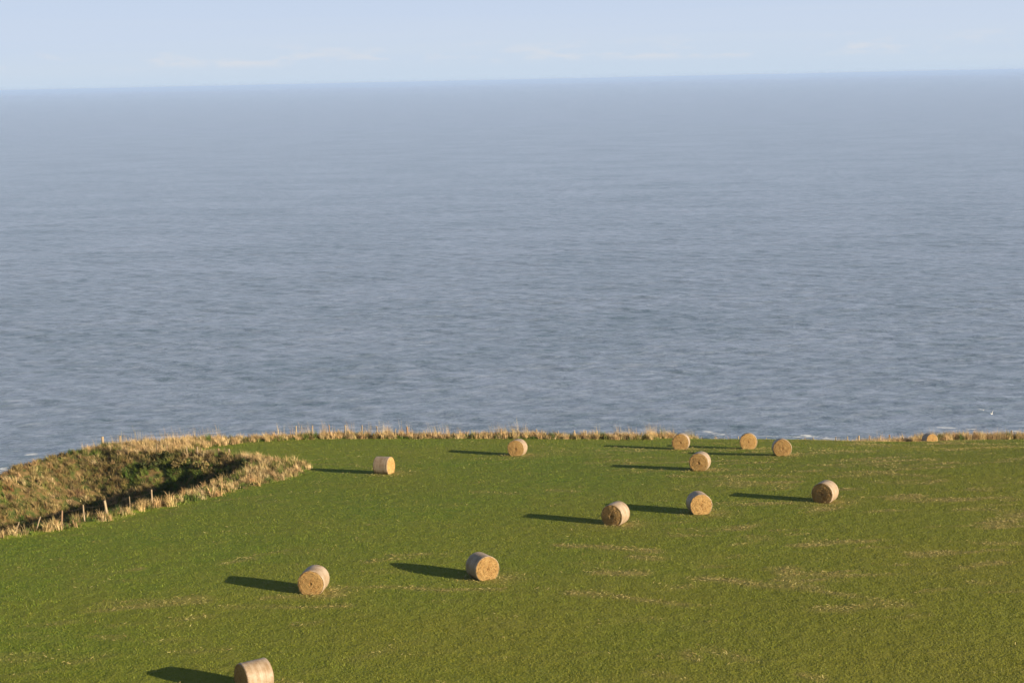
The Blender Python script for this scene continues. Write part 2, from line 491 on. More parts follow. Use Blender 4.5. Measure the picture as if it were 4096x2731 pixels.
def tussocks(TX, TY, per, hr, palette, spread=.22, wr=(.012, .03), leanr=(.05, .5), wind=(-.10, .04)):
    n = len(TX)
    cnt = per
    X0 = np.repeat(TX, cnt); Y0 = np.repeat(TY, cnt)
    th_ = np.repeat(rng.uniform(.7, 1.25, n), cnt)
    N = len(X0)
    az = rng.uniform(0, 6.283, N); r = np.abs(rng.normal(0, spread, N)) 
    X = X0 + np.cos(az) * r; Y = Y0 + np.sin(az) * r
    Z = interp_z(X, Y)
    h = rng.uniform(hr[0], hr[1], N) * th_ * (1.1 - .8 * np.clip(r / (spread * 3), 0, 1))
    lean = rng.uniform(*leanr, N) * h
    az2 = az + rng.normal(0, .5, N)
    base = palette(TX, TY)
    col = np.repeat(base, cnt, 0) * rng.uniform(.7, 1.25, (N, 1))
    V, T, C = blades(X, Y, Z, h, rng.uniform(*wr, N), lean, az2, col)
    # wind: shift the tips
    V = V.reshape(N, 5, 3)
    V[:, 4, 0] += h * wind[0]; V[:, 4, 1] += h * wind[1]
    V[:, 2:4, 0] += (h * wind[0] * .35)[:, None]
    return V.reshape(-1, 3), T, C

def scatter(box, dens):
    x0, x1, y0, y1 = box
    n = int((x1 - x0) * (y1 - y0) * dens)
    return rng.uniform(x0, x1, n), rng.uniform(y0, y1, n)

def filt(X, Y, f):
    k_ = f(X, Y); return X[k_], Y[k_]

def pal_straw(X, Y):
    g = fbm(X / 1.2, Y / 1.2, 101, 2)
    c = pick(STRAW, len(X), [.4, .25, .2, .15])
    gg = pick(GREEN + BROWN, len(X))
    return np.where((g > .62)[:, None] & (rng.random(len(X)) < .8)[:, None], gg, c)

def pal_bank(X, Y):
    n = len(X)
    g = fbm(X / 2.2, Y / 2.2, 111, 3); q = fbm(X / 3.0 + 40, Y / 3.0, 113, 2)
    c = pick(BROWN, n, [.3, .3, .15, .25])
    st = pick(STRAW, n); gr = pick(GREEN, n); ru = pick(RUST, n)
    up = .07 * sstep(-33, -28, X) * sstep(106, 113, Y) - .03
    c = np.where((g > .66 - up * 1.6)[:, None], gr, c)
    c = np.where((g < .40)[:, None] & (rng.random(n) < .6)[:, None], st * .8, c)
    c = np.where((q > .84)[:, None] & (rng.random(n) < .7)[:, None], ru, c)
    return c

def strip_fn(dmax, side):
    def f(X, Y):
        r = ~inside(X, Y, field_poly) & inside(X, Y, land_poly)
        return r
    return f

def gully_near_sel(X, Y):
    dn = dist_line(X, Y, near_edge)
    return (~inside(X, Y, field_poly)) & (~inside(X, Y, gully_poly) | (dist_line(X, Y, N_line) < .8)) & (dn < 5.5) & inside(X, Y, land_poly)

allstrip = np.vstack([far_edge[-3:], cliff_edge_field])
# 1: strip along the near rim of the gully, and its tip
X, Y = filt(*scatter((-36, -12, 85, 125), 5.0), gully_near_sel)
cl_ = fbm(X / 1.1, Y / 1.1, 131, 2); kp = rng.random(len(X)) < .5 + 1.2 * sstep(.35, .6, cl_)
X, Y = X[kp], Y[kp]
p1 = tussocks(X, Y, 50, (.20, .60), pal_straw, .20, (.012, .03), (.15, .7))
X, Y = filt(X[::16], Y[::16], gully_near_sel)
p1b = tussocks(X, Y, 9, (.45, .95), pal_straw, .12, (.008, .016), (.02, .25))
q_ = rng.random(len(X)) < .8
X9, Y9 = filt(*scatter((-36, -12, 85, 125), 5.0), gully_near_sel)
p1c = tussocks(X9, Y9, 30, (.08, .26), lambda a, b: pick(GREEN + [(.16, .15, .05), (.22, .17, .07)], len(a)), .26, (.02, .04), (.2, .9))
V, T, C = join([p1, p1b, p1c])
tag(mesh_obj('dry_grass', V, T, M_dry, attrs={'col': C}), 'straw-coloured tall grass along the near rim and tip of the gully', 'dry grass', kind='stuff')
# 2: cliff top strip from the headland to the crest
def cliff_sel(X, Y):
    return (~inside(X, Y, field_poly)) & (inside(X, Y, land_poly) | (dist_line(X, Y, cliff_line) < .5)) & ~inside(X, Y, gully_poly) & (Y > 112)
X, Y = filt(*scatter((-34, 16, 114, 140), 10), lambda a, b: cliff_sel(a, b) & ~gully_near_sel(a, b))
X, Y = X[(rng.random(len(X)) < 1.0)], Y
dens = fbm(X / 1.5, Y / 1.5, 121, 2); kp = rng.random(len(X)) < .45 + 1.0 * dens
X, Y = X[kp], Y[kp]
p2 = tussocks(X, Y, 40, (.15, .58), pal_straw, .20, (.012, .03), (.1, .6))
X9, Y9 = filt(*scatter((-34, 16, 114, 140), 5.0), lambda a, b: cliff_sel(a, b) & ~gully_near_sel(a, b))
p2c = tussocks(X9, Y9, 30, (.08, .28), lambda a, b: pick(GREEN + [(.16, .15, .05), (.22, .17, .07)], len(a)), .26, (.02, .04), (.2, .9))
k2 = rng.random(len(X)) < .16 * sstep(.45, .6, fbm(X / 2.5, Y / 2.5, 123, 2)) * 2
p2b = tussocks(X[k2], Y[k2], 12, (.6, 1.5), lambda a, b: pick(STRAW[:3], len(a)), .22, (.006, .014), (.02, .25))
V, T, C = join([p2, p2b, p2c])
tag(mesh_obj('dry_grass', V, T, M_dry, attrs={'col': C}), 'straw-coloured tall grass fringing the cliff top behind the fence, left and middle', 'dry grass', kind='stuff')
# 3: right-hand strip beyond the crest
def right_sel(X, Y):
    return (~inside(X, Y, field_poly)) & (dist_line(X, Y, right_edge) < 3.2)
X, Y = filt(*scatter((12, 80, 130, 192), 5.5), right_sel)
kp = (rng.random(len(X)) < np.clip((X - 24) / 14, .12, 1)); X, Y = X[kp], Y[kp]
p3 = tussocks(X, Y, 44, (.25, .95), pal_straw)
k3 = rng.random(len(X)) < .08
p3b = tussocks(X[k3], Y[k3], 16, (.8, 1.5), lambda a, b: pick(STRAW[:3], len(a)), .14, (.008, .016), (.02, .25))
V, T, C = join([p3, p3b])
tag(mesh_obj('dry_grass', V, T, M_dry, attrs={'col': C}), 'straw-coloured tall grass beyond the crest at the right edge', 'dry grass', kind='stuff')
# 4: gully bank vegetation
def bank_sel(X, Y):
    return inside(X, Y, gully_poly) | ((dist_line(X, Y, cl_left[:6]) < 2.0) & (Y < 124))
X, Y = filt(*scatter((-60, -10, 76, 128), 5.6), bank_sel)
Zt = interp_z(X, Y); ok = in_view(X, Y, Zt, 300, 200); X, Y = X[ok], Y[ok]
p4 = tussocks(X, Y, 44, (.10, .42), pal_bank, .18, (.018, .042), (.2, .9))
V, T, C = join([p4])
tag(mesh_obj('bank_vegetation', V, T, M_dry, attrs={'col': C}), 'brown and green tussocks and bracken covering the far bank of the gully', 'undergrowth', kind='stuff')

# shrubs on the bank and at the gully head: leaf clusters on low stems
def shrub(x, y, r, h, cols, label, name='shrub', group='low shrubs in the gully'):
    root = bpy.data.objects.new(name, None); COL.objects.link(root)
    zz = tz(x, y); root.location = (x, y, zz)
    tag(root, label, 'shrub', group)
    n = int(700 * r)
    # lobes
    nl = 5
    lc = np.stack([rng.normal(0, r * .45, nl), rng.normal(0, r * .45, nl), rng.uniform(.35, .7, nl) * h], 1)
    lr = rng.uniform(.35, .6, nl) * r
    idx = rng.integers(0, nl, n)
    d = rng.normal(size=(n, 3)); d /= np.linalg.norm(d, axis=1)[:, None]
    P = lc[idx] + d * (lr[idx] * rng.uniform(.55, 1.05, n))[:, None] * np.array([1, 1, .8])
    P[:, 2] = np.maximum(P[:, 2], .02)
    s = rng.uniform(.05, .12, n)
    a = rng.normal(size=(n, 3)); a /= np.linalg.norm(a, axis=1)[:, None]
    b = np.cross(a, rng.normal(size=(n, 3))); b /= np.linalg.norm(b, axis=1)[:, None]
    V = np.stack([P - a * s[:, None], P + b * s[:, None] * .6, P + a * s[:, None], P - b * s[:, None] * .6], 1).reshape(-1, 3)
    C = np.repeat(pick(cols, n), 4, 0)
    mesh_obj('foliage', V, np.arange(n * 4).reshape(n, 4), M_blade, root, attrs={'col': C})
    st = 6
    X0 = np.zeros(st); col = np.tile([[.09, .06, .04]], (st, 1))
    az = np.linspace(0, 6.283, st, endpoint=False)
    V, T, C = blades(X0, X0, X0, np.full(st, h * .7), np.full(st, .06), np.full(st, r * .5), az, col)
    mesh_obj('stem', V, T, M_dry, root, attrs={'col': C})
GR2 = [(.045, .058, .014), (.065, .072, .020), (.09, .088, .028)]
for px, py, r, h, lab in ((930, 1872, .6, .7, 'green shrub at the head of the gully, left of the dry grass tip'),
                          (985, 1862, .55, .6, 'rightmost green shrub at the head of the gully'),
                          (660, 1828, .7, .45, 'bright green low shrub on the far bank under the short fence'),
                          (800, 1850, .7, .8, 'brown-topped shrub casting shade in the upper gully'),
                          (720, 1842, .7, .5, 'dark green shrub left of the brown one in the upper gully'),
                          (590, 1840, .7, .4, 'green shrub on the sunlit far bank where the shadow begins')):
    g = ground_at(px, py)
    if inside(np.array([g[0]]), np.array([g[1]]), gully_poly)[0]:
        shrub(g[0], g[1], r, h, GR2 if 'brown' not in lab else BROWN, lab)
    else:
        shrub(g[0], g[1], r, h, GR2, lab)

# ------------------------------------------------------------------ bales
def straw_face_mat():
    mt, nt, b, out = new_mat('packed_straw')
    k = NT(nt)
    tc = k.n('ShaderNodeTexCoord').outputs['Object']
    inf_ = k.n('ShaderNodeObjectInfo')
    sep = k.n('ShaderNodeSeparateXYZ'); k.l(tc, sep.inputs[0])
    # axis is local X; radius from Y,Z
    rr = k.math('SQRT', k.math('ADD', k.math('POWER', sep.outputs[1], 2), k.math('POWER', sep.outputs[2], 2)))
    ang = k.math('ARCTAN2', sep.outputs[2], sep.outputs[1])
    cmb = k.n('ShaderNodeCombineXYZ')
    k.l(k.math('MULTIPLY', rr, 30), cmb.inputs[0]); k.l(k.math('MULTIPLY', ang, 2.2), cmb.inputs[1]); k.l(k.math('ADD', sep.outputs[0], k.math('MULTIPLY', inf_.outputs['Random'], 30)), cmb.inputs[2])
    rings = k.noise(cmb.outputs[0], 1.0, 4, .6)
    blot = k.noise(tc, 3.2, 3)
    fib = k.noise(tc, 34, 3)
    col = k.ramp(rings, [(.30, (.26, .155, .055)), (.5, (.34, .210, .076)), (.70, (.42, .275, .11))])
    col = k.mix(k.ramp(blot, [(.42, 0.0), (.72, .55)]), col, (.25, .12, .034))
    col = k.mix(k.ramp(fib, [(.5, 0.0), (.75, .5)]), col, (.58, .40, .18))
    core = k.ramp(rr, [(.0, .5), (.16, 0.0)])
    col = k.mix(core, col, (.30, .15, .045))
    tone = k.n('ShaderNodeHueSaturation'); k.l(col, tone.inputs['Color'])
    k.l(k.math('ADD', k.math('MULTIPLY', inf_.outputs['Random'], .40), .76), tone.inputs['Value'])
    k.l(tone.outputs[0], b.inputs['Base Color'])
    b.inputs['Roughness'].default_value = .85
    b.inputs['Specular IOR Level'].default_value = .15
    k.l(k.bump(k.math('ADD', rings, fib), .9, .03), b.inputs['Normal'])
    return mt

def net_mat():
    mt, nt, b, out = new_mat('bale_net')
    k = NT(nt)
    tc = k.n('ShaderNodeTexCoord').outputs['Object']
    inf_ = k.n('ShaderNodeObjectInfo')
    off = k.n('ShaderNodeVectorMath', operation='ADD'); k.l(tc, off.inputs[0])
    cx_ = k.n('ShaderNodeCombineXYZ'); k.l(k.math('MULTIPLY', inf_.outputs['Random'], 20), cx_.inputs[0]); k.l(cx_.outputs[0], off.inputs[1])
    v_ = off.outputs[0]
    band = k.noise(k.mapping(v_, (9, .7, .7)), 1.0, 3)
    patch = k.noise(v_, 3.0, 4)
    thread = k.noise(k.mapping(v_, (70, 12, 12)), 1.0, 2)
    col = k.mix(k.ramp(patch, [(.38, 0.0), (.62, 1.0)]), (.32, .245, .17), (.23, .155, .085))
    col = k.mix(k.ramp(band, [(.45, 0.0), (.66, .6)]), col, (.40, .32, .24))
    col = k.mix(k.ramp(thread, [(.5, 0.0), (.7, .35)]), col, (.22, .15, .09))
    k.l(col, b.inputs['Base Color'])
    b.inputs['Roughness'].default_value = .5
    b.inputs['Specular IOR Level'].default_value = .45
    k.l(k.bump(k.math('ADD', patch, thread), .6, .03), b.inputs['Normal'])
    return mt
M_face, M_net = straw_face_mat(), net_mat()

def revolve(prof, nseg, seed, amp, capped):
    """prof: list of (x along the axis, radius). lower side pressed flat. returns V, quads"""
    V = []
    ph = seed * 1.7
    for (x, r) in prof:
        for s in range(nseg):
            a = 2 * math.pi * s / nseg
            rr = r
            if r > .02:
                rr = r * (1 + amp * (math.sin(2 * a + ph) * .5 + math.sin(3 * a + ph * 2 + x * 1.3) * .35 + math.sin(5 * a - ph + x * 3) * .2))
            y = rr * math.cos(a); zz = rr * math.sin(a)
            flat = -BR * .80
            if zz < flat:
                zz = flat + (zz - flat) * .12
            if zz < -BR * .3: y *= 1 + .035 * min(1, (-zz - BR * .3) / (BR * .5))
            V.append((x, y, zz))
    V = np.array(V)
    n = len(prof)
    idx = np.arange(n * nseg).reshape(n, nseg)
    nxt = np.roll(idx, -1, axis=1)
    Q = np.stack([idx[:-1], nxt[:-1], nxt[1:], idx[1:]], -1).reshape(-1, 4)
    return V, Q

def make_bale(seed):
    lr = np.random.default_rng(seed)
    root = bpy.data.objects.new('straw_bale', None); COL.objects.link(root)
    hl = BL / 2
    prof = []
    for t in (0.001, .04, .08, .13, .18, .23, .28, .33, .38, .43, .48, .53, .57, .605, .635):
        bul = .035 * (1 - (t / .66) ** 2) + .004 * math.sin(t * 42 + seed) + .004 * lr.normal()
        if t < .1: bul -= .03 * (1 - t / .1)
        prof.append((-(hl - .03 + bul), t))
    prof += [(-(hl - .035), .655), (-(hl - .07), BR - .008), (-hl * .5, BR - .004), (0, BR - .004), (hl * .5, BR - .004), (hl - .07, BR - .008), (hl - .035, .655)]
    back = [(-x, t) for x, t in prof[:15]][::-1]
    prof += back
    V, Q = revolve(prof, 72, seed, .011, True)
    # roughen the ends
    r = np.hypot(V[:, 1], V[:, 2])
    e = np.abs(V[:, 0]) > hl - .06
    V[:, 0] += np.where(e, np.sign(V[:, 0]) * lr.normal(0, .006, len(V)), 0)
    # loose ends of straw standing off both faces and the rim
    ns = 420
    a = lr.uniform(0, 6.283, ns); rr = .64 * np.sqrt(lr.uniform(.02, 1.05, ns)); sd = lr.choice([-1, 1], ns)
    P = np.stack([sd * (hl + .01), rr * np.cos(a), np.maximum(rr * np.sin(a), -BR * .78)], 1)
    tg = np.stack([lr.uniform(.1, .7, ns) * sd, -np.sin(a), np.cos(a)], 1) * lr.uniform(.03, .10, ns)[:, None]
    tg[:, 1] += np.where(rr > .6, np.cos(a) * .04, 0); tg[:, 2] += np.where(rr > .6, np.sin(a) * .04, 0)
    wv = np.stack([np.zeros(ns), np.cos(a), np.sin(a)], 1) * .007
    SV = np.stack([P - wv, P + wv, P + tg + wv * .5, P + tg - wv * .5], 1).reshape(-1, 3)
    SQ = np.arange(ns * 4).reshape(ns, 4) + len(V)
    core = mesh_obj('straw_core', np.vstack([V, SV]), np.vstack([Q, SQ]), M_face, root, smooth=True)
    w0 = hl - .025
    p2 = [(-w0 - .004, BR - .028), (-w0 + .012, BR - .004)] + [(x, BR + .004 + .004 * math.sin(x * 37 + seed)) for x in np.linspace(-w0 + .05, w0 - .05, 18)] + [(w0 - .012, BR - .004), (w0 + .004, BR - .028)]
    V2, Q2 = revolve(p2, 72, seed, .011, False)
    mesh_obj('net_wrap', V2, Q2, M_net, root, smooth=True)
    return root

for q, (lab, c, n, sc) in enumerate(bales):
    o = make_bale(q + 3)
    tag(o, lab, 'straw bale', 'round straw bales lying on the field')
    e = .8
    zc = tz(c[0], c[1])
    up = Vector(((tz(c[0] - e, c[1]) - tz(c[0] + e, c[1])) / (2 * e), (tz(c[0], c[1] - e) - tz(c[0], c[1] + e)) / (2 * e), 1)).normalized()
    xa = Vector((n[0], n[1], 0)); xa = (xa - up * xa.dot(up)).normalized()
    ya = up.cross(xa)
    R3 = Matrix((xa, ya, up)).transposed()
    h = BR * .82 * sc - .01
    o.matrix_world = Matrix.Translation(Vector((c[0], c[1], zc)) + up * h) @ R3.to_4x4() @ Matrix.Scale(sc, 4)

# ------------------------------------------------------------------ fences
def wood_mat():
    mt, nt, b, out = new_mat('weathered_wood')
    k = NT(nt)
    tc = k.n('ShaderNodeTexCoord').outputs['Object']
    oi = k.n('ShaderNodeObjectInfo')
    g = k.noise(k.mapping(tc, (30, 30, 3)), 1.0, 3)
    col = k.ramp(g, [(.3, (.17, .12, .07)), (.6, (.34, .26, .16)), (.8, (.44, .36, .24))])
    col = k.mix(k.ramp(oi.outputs['Random'], [(.75, 0.0), (.8, .7)]), col, (.20, .11, .06))
    k.l(col, b.inputs['Base Color']); b.inputs['Roughness'].default_value = .9
    k.l(k.bump(g, .6, .01), b.inputs['Normal'])
    return mt
def wire_mat():
    mt, nt, b, out = new_mat('rusty_wire')
    k = NT(nt)
    g = k.noise(k.n('ShaderNodeNewGeometry').outputs['Position'], 8, 2)
    k.l(k.ramp(g, [(.4, (.16, .13, .11)), (.6, (.24, .17, .12))]), b.inputs['Base Color'])
    b.inputs['Metallic'].default_value = .5; b.inputs['Roughness'].default_value = .6
    return mt
M_wood, M_wire = wood_mat(), wire_mat()

def post_mesh(r, h, seed, square=False):
    lr = random.Random(seed)
    ns = 10
    V, Q = [], []
    levels = [(-.45, 1.05), (0, 1.03), (h * .35, 1.0), (h * .7, .97), (h * .94, .95), (h, .84)]
    for zz, s in levels:
        for i_ in range(ns):
            a = 2 * math.pi * i_ / ns
            k_ = 1 + .06 * math.sin(3 * a + seed)
            V.append((r * s * k_ * math.cos(a) + .01 * math.sin(zz * 3 + seed), r * s * k_ * math.sin(a), zz + (.25 * r * math.cos(a) if zz == h else 0)))
    for l_ in range(len(levels) - 1):
        for i_ in range(ns):
            j = (i_ + 1) % ns
            Q.append((l_ * ns + i_, l_ * ns + j, (l_ + 1) * ns + j, (l_ + 1) * ns + i_))
    me = bpy.data.meshes.new('post')
    me.from_pydata(V, [], Q + [tuple(range(len(V) - ns, len(V)))])
    me.materials.append(M_wood); me.update()
    return me

def solve_top(px, py_top, gx, gy):
    """height above ground so that a post standing at gx,gy reaches the photo point"""
    d = ray(px, py_top); t = gy / d[1]
    return CAMZ + d[2] * t - tz(gx, gy)

def fence(label, posts, wire_h=(.45, .85)):
    """posts: (gx, gy, top height, radius, lean x, lean y)"""
    g0 = posts[0]
    root = bpy.data.objects.new('fence', None); COL.objects.link(root)
    z0 = tz(g0[0], g0[1]); root.location = (g0[0], g0[1], z0)
    tag(root, label, 'fence')
    pts = []
    for q, (x, y, h, r, lx, ly) in enumerate(posts):
        zz = tz(x, y)
        o = bpy.data.objects.new('post', post_mesh(r, h, q * 3 + 1)); COL.objects.link(o); o.parent = root
        o.location = (x - g0[0], y - g0[1], zz - z0)
        o.rotation_euler = (ly, lx, q * .7 if lx == 0 and ly == 0 else 0)
        pts.append((x - g0[0], y - g0[1], zz - z0, h))
    for wh in wire_h:
        V, T = [], []
        for a, b in zip(pts[:-1], pts[1:]):
            n = 6
            for s in range(n):
                t0, t1 = s / n, (s + 1) / n
                def at(t):
                    x = a[0] + (b[0] - a[0]) * t; y = a[1] + (b[1] - a[1]) * t
                    ha = a[2] + min(wh, a[3] - .08); hb = b[2] + min(wh, b[3] - .08)
                    return np.array([x, y, ha + (hb - ha) * t - .05 * 4 * t * (1 - t)])
                p, q_ = at(t0), at(t1)
                k0 = len(V)
                w = .0013
                for P_ in (p, q_):
                    V.extend([P_ + (0, 0, w), P_ + (w, -w, -w), P_ + (-w, w, -w)])
                for e in range(3):
                    f_ = (e + 1) % 3
                    T.append((k0 + e, k0 + f_, k0 + 3 + f_, k0 + 3 + e))
        mesh_obj('wire', np.array(V), np.array(T), M_wire, root)

def on_line(px, L, off=0.0):
    """point of a world polyline seen at photo column px (at y ~ 1760)"""
    best = None
    for a, b in zip(L[:-1], L[1:]):
        for t in np.linspace(0, 1, 60):
            p = a + (b - a) * t
            P = np.array([p[0], p[1], tz(p[0], p[1]) - CAMZ]); dz = P @ fw
            x = CX + F * (P @ RX) / dz
            if best is None or abs(x - px) < best[0]: best = (abs(x - px), p)
    return best[1]

def line_fence(label, items, L, off):
    posts = []
    L2 = L + np.array(off)
    for it in items:
        px, top = it[0], it[1]; r = it[2] if len(it) > 2 else .05; lx = it[3] if len(it) > 3 else 0
        p = on_line(px, L2)
        h = float(np.clip(solve_top(px, top, p[0], p[1]), .45, 1.6))
        posts.append((p[0], p[1], h, r, lx, 0))
    fence(label, posts)

line_fence('long fence of pale posts along the cliff-top grass, left and middle',
           [(1186, 1703), (1251, 1701), (1320, 1700), (1384, 1700), (1449, 1700), (1509, 1704), (1574, 1713, .04, .3), (1631, 1707, .09), (1733, 1735, .04), (1868, 1727, .04),
            (2006, 1715), (2051, 1714), (2149, 1716), (2233, 1722, .04), (2300, 1720, .055), (2343, 1721), (2389, 1722, .06), (2460, 1735, .04), (2528, 1726, .06), (2568, 1730, .075), (2609, 1737, .045, -.15)],
           cliff_edge_field, (0, .9))
line_fence('fence whose post tops show over the crest and the far grass at right',
           [(2861, 1746, .04), (2952, 1744, .04), (3066, 1750, .04), (3218, 1750, .05), (3254, 1749, .05), (3345, 1746), (3391, 1744), (3432, 1742, .09), (3478, 1741), (3519, 1741), (3559, 1738, .085), (3610, 1737), (3659, 1735, .04), (3714, 1732, .04),
            (3787, 1731), (3852, 1730, .04), (3911, 1728), (3980, 1729, .04), (4043, 1721, .08)],
           right_edge, (-.4, 1.2))
def px_fence(label, items):
    posts = []
    for it in items:
        px, base, top = it[:3]; r = it[3]; lx = it[4] if len(it) > 4 else 0
        p = ground_at(px, base)
        h = float(np.clip(solve_top(px, top, p[0], p[1]), .5, 1.7))
        posts.append((p[0], p[1], h, r, lx, 0))
    fence(label, posts)
px_fence('short fence of leaning posts in the dry grass on the near rim of the gully',
         [(60, 2144, 2084, .03, .4), (147, 2127, 2062, .045, .33), (246, 2111, 2040, .05, .12), (339, 2093, 2018, .05, -.03), (430, 2078, 2000, .085, -.1), (521, 2051, 1984, .025, 0), (610, 2030, 1957, .05, 0)])
px_fence('short fence of pale posts on the far rim, above the dark head of the gully',
         [(629, 1815, 1779, .035), (670, 1816, 1780, .04), (718, 1820, 1792, .03, .35), (748, 1824, 1787, .05), (791, 1826, 1787, .06), (828, 1828, 1801, .03), (875, 1828, 1792, .07), (917, 1830, 1795, .06)])
px_fence('two stout posts on the headland skyline at far left, against the sea',
         [(412, 1786, 1746, .11), (482, 1778, 1742, .065)])

# ------------------------------------------------------------------ gulls
def gull_mat(name, c):
    mt, nt, b, out = new_mat(name)
    k = NT(nt)
    g = k.noise(k.n('ShaderNodeTexCoord').outputs['Object'], 14, 2)
    k.l(k.mix(g, c, tuple(v_ * .85 for v_ in c)), b.inputs['Base Color']); b.inputs['Roughness'].default_value = .7
    return mt
M_gull, M_gwing = gull_mat('white_feather', (.85, .84, .80)), gull_mat('grey_feather', (.62, .63, .64))
def gull(px, py, depth, heading, bank, flap, label, size=.9):
    root = bpy.data.objects.new('gull', None); COL.objects.link(root)
    d = ray(px, py) * depth
    root.location = (d[0], d[1], CAMZ + d[2]); root.rotation_euler = (bank[0], bank[1], heading)
    root.scale = (size, size, size)
    tag(root, label, 'gull', 'gulls flying over the water')
    # body: lathe along X (head at +X)
    pr = [(-.24, .012), (-.20, .035), (-.10, .07), (0, .085), (.08, .08), (.14, .055), (.18, .045), (.22, .048), (.255, .03), (.275, .012), (.31, .005)]
    ns = 12; V = []
    for x, r in pr:
        for s in range(ns):
            a = 2 * math.pi * s / ns
            V.append((x, r * math.cos(a), r * .9 * math.sin(a) + (.02 if x > .15 else 0)))
    n = len(pr); idx = np.arange(n * ns).reshape(n, ns); nx_ = np.roll(idx, -1, 1)
    Q = np.stack([idx[:-1], nx_[:-1], nx_[1:], idx[1:]], -1).reshape(-1, 4)
    mesh_obj('body', np.array(V), Q, M_gull, root, smooth=True)
    # tail fan
    mesh_obj('tail', np.array([(-.20, -.03, .01), (-.20, .03, .01), (-.36, .07, .01), (-.36, -.07, .01), (-.20, -.03, -.005), (-.20, .03, -.005), (-.36, .07, 0), (-.36, -.07, 0)]),
             np.array([(0, 1, 2, 3), (7, 6, 5, 4), (0, 4, 5, 1), (1, 5, 6, 2), (2, 6, 7, 3), (3, 7, 4, 0)]), M_gull, root)
    for sgn in (-1, 1):
        st = [(0.04, .09, 0), (.20, .09, .03), (.42, .10, .05), (.58, .02, .03), (.70, -.12, -.01)]
        V = []
        for (yy, xl, dz) in st:
            ch = .20 * (1 - (yy / .74) ** 2) + .012
            up = dz + yy * flap
            V += [(xl, sgn * yy, .03 + up), (xl - ch, sgn * yy, .03 + up), (xl - ch * .4, sgn * yy, .05 + up), (xl - ch * .4, sgn * yy, .022 + up)]
        V = np.array(V); Q = []
        for s in range(len(st) - 1):
            a, b = s * 4, s * 4 + 4
            for i0, i1 in ((0, 2), (2, 1), (1, 3), (3, 0)):
                Q.append((a + i0, a + i1, b + i1, b + i0))
        mesh_obj('wing', V, np.array(Q), M_gwing if flap > .5 else M_gull, root, smooth=True)
gull(3933, 1640, 235, math.radians(75), (math.radians(-2), math.radians(8), 0), .12, 'white gull gliding with both wings spread, the upper left of two')
gull(3967, 1656, 235, math.radians(200), (math.radians(30), math.radians(-10), 0), .9, 'small white gull with raised wings, just below right of the gliding one', .62)

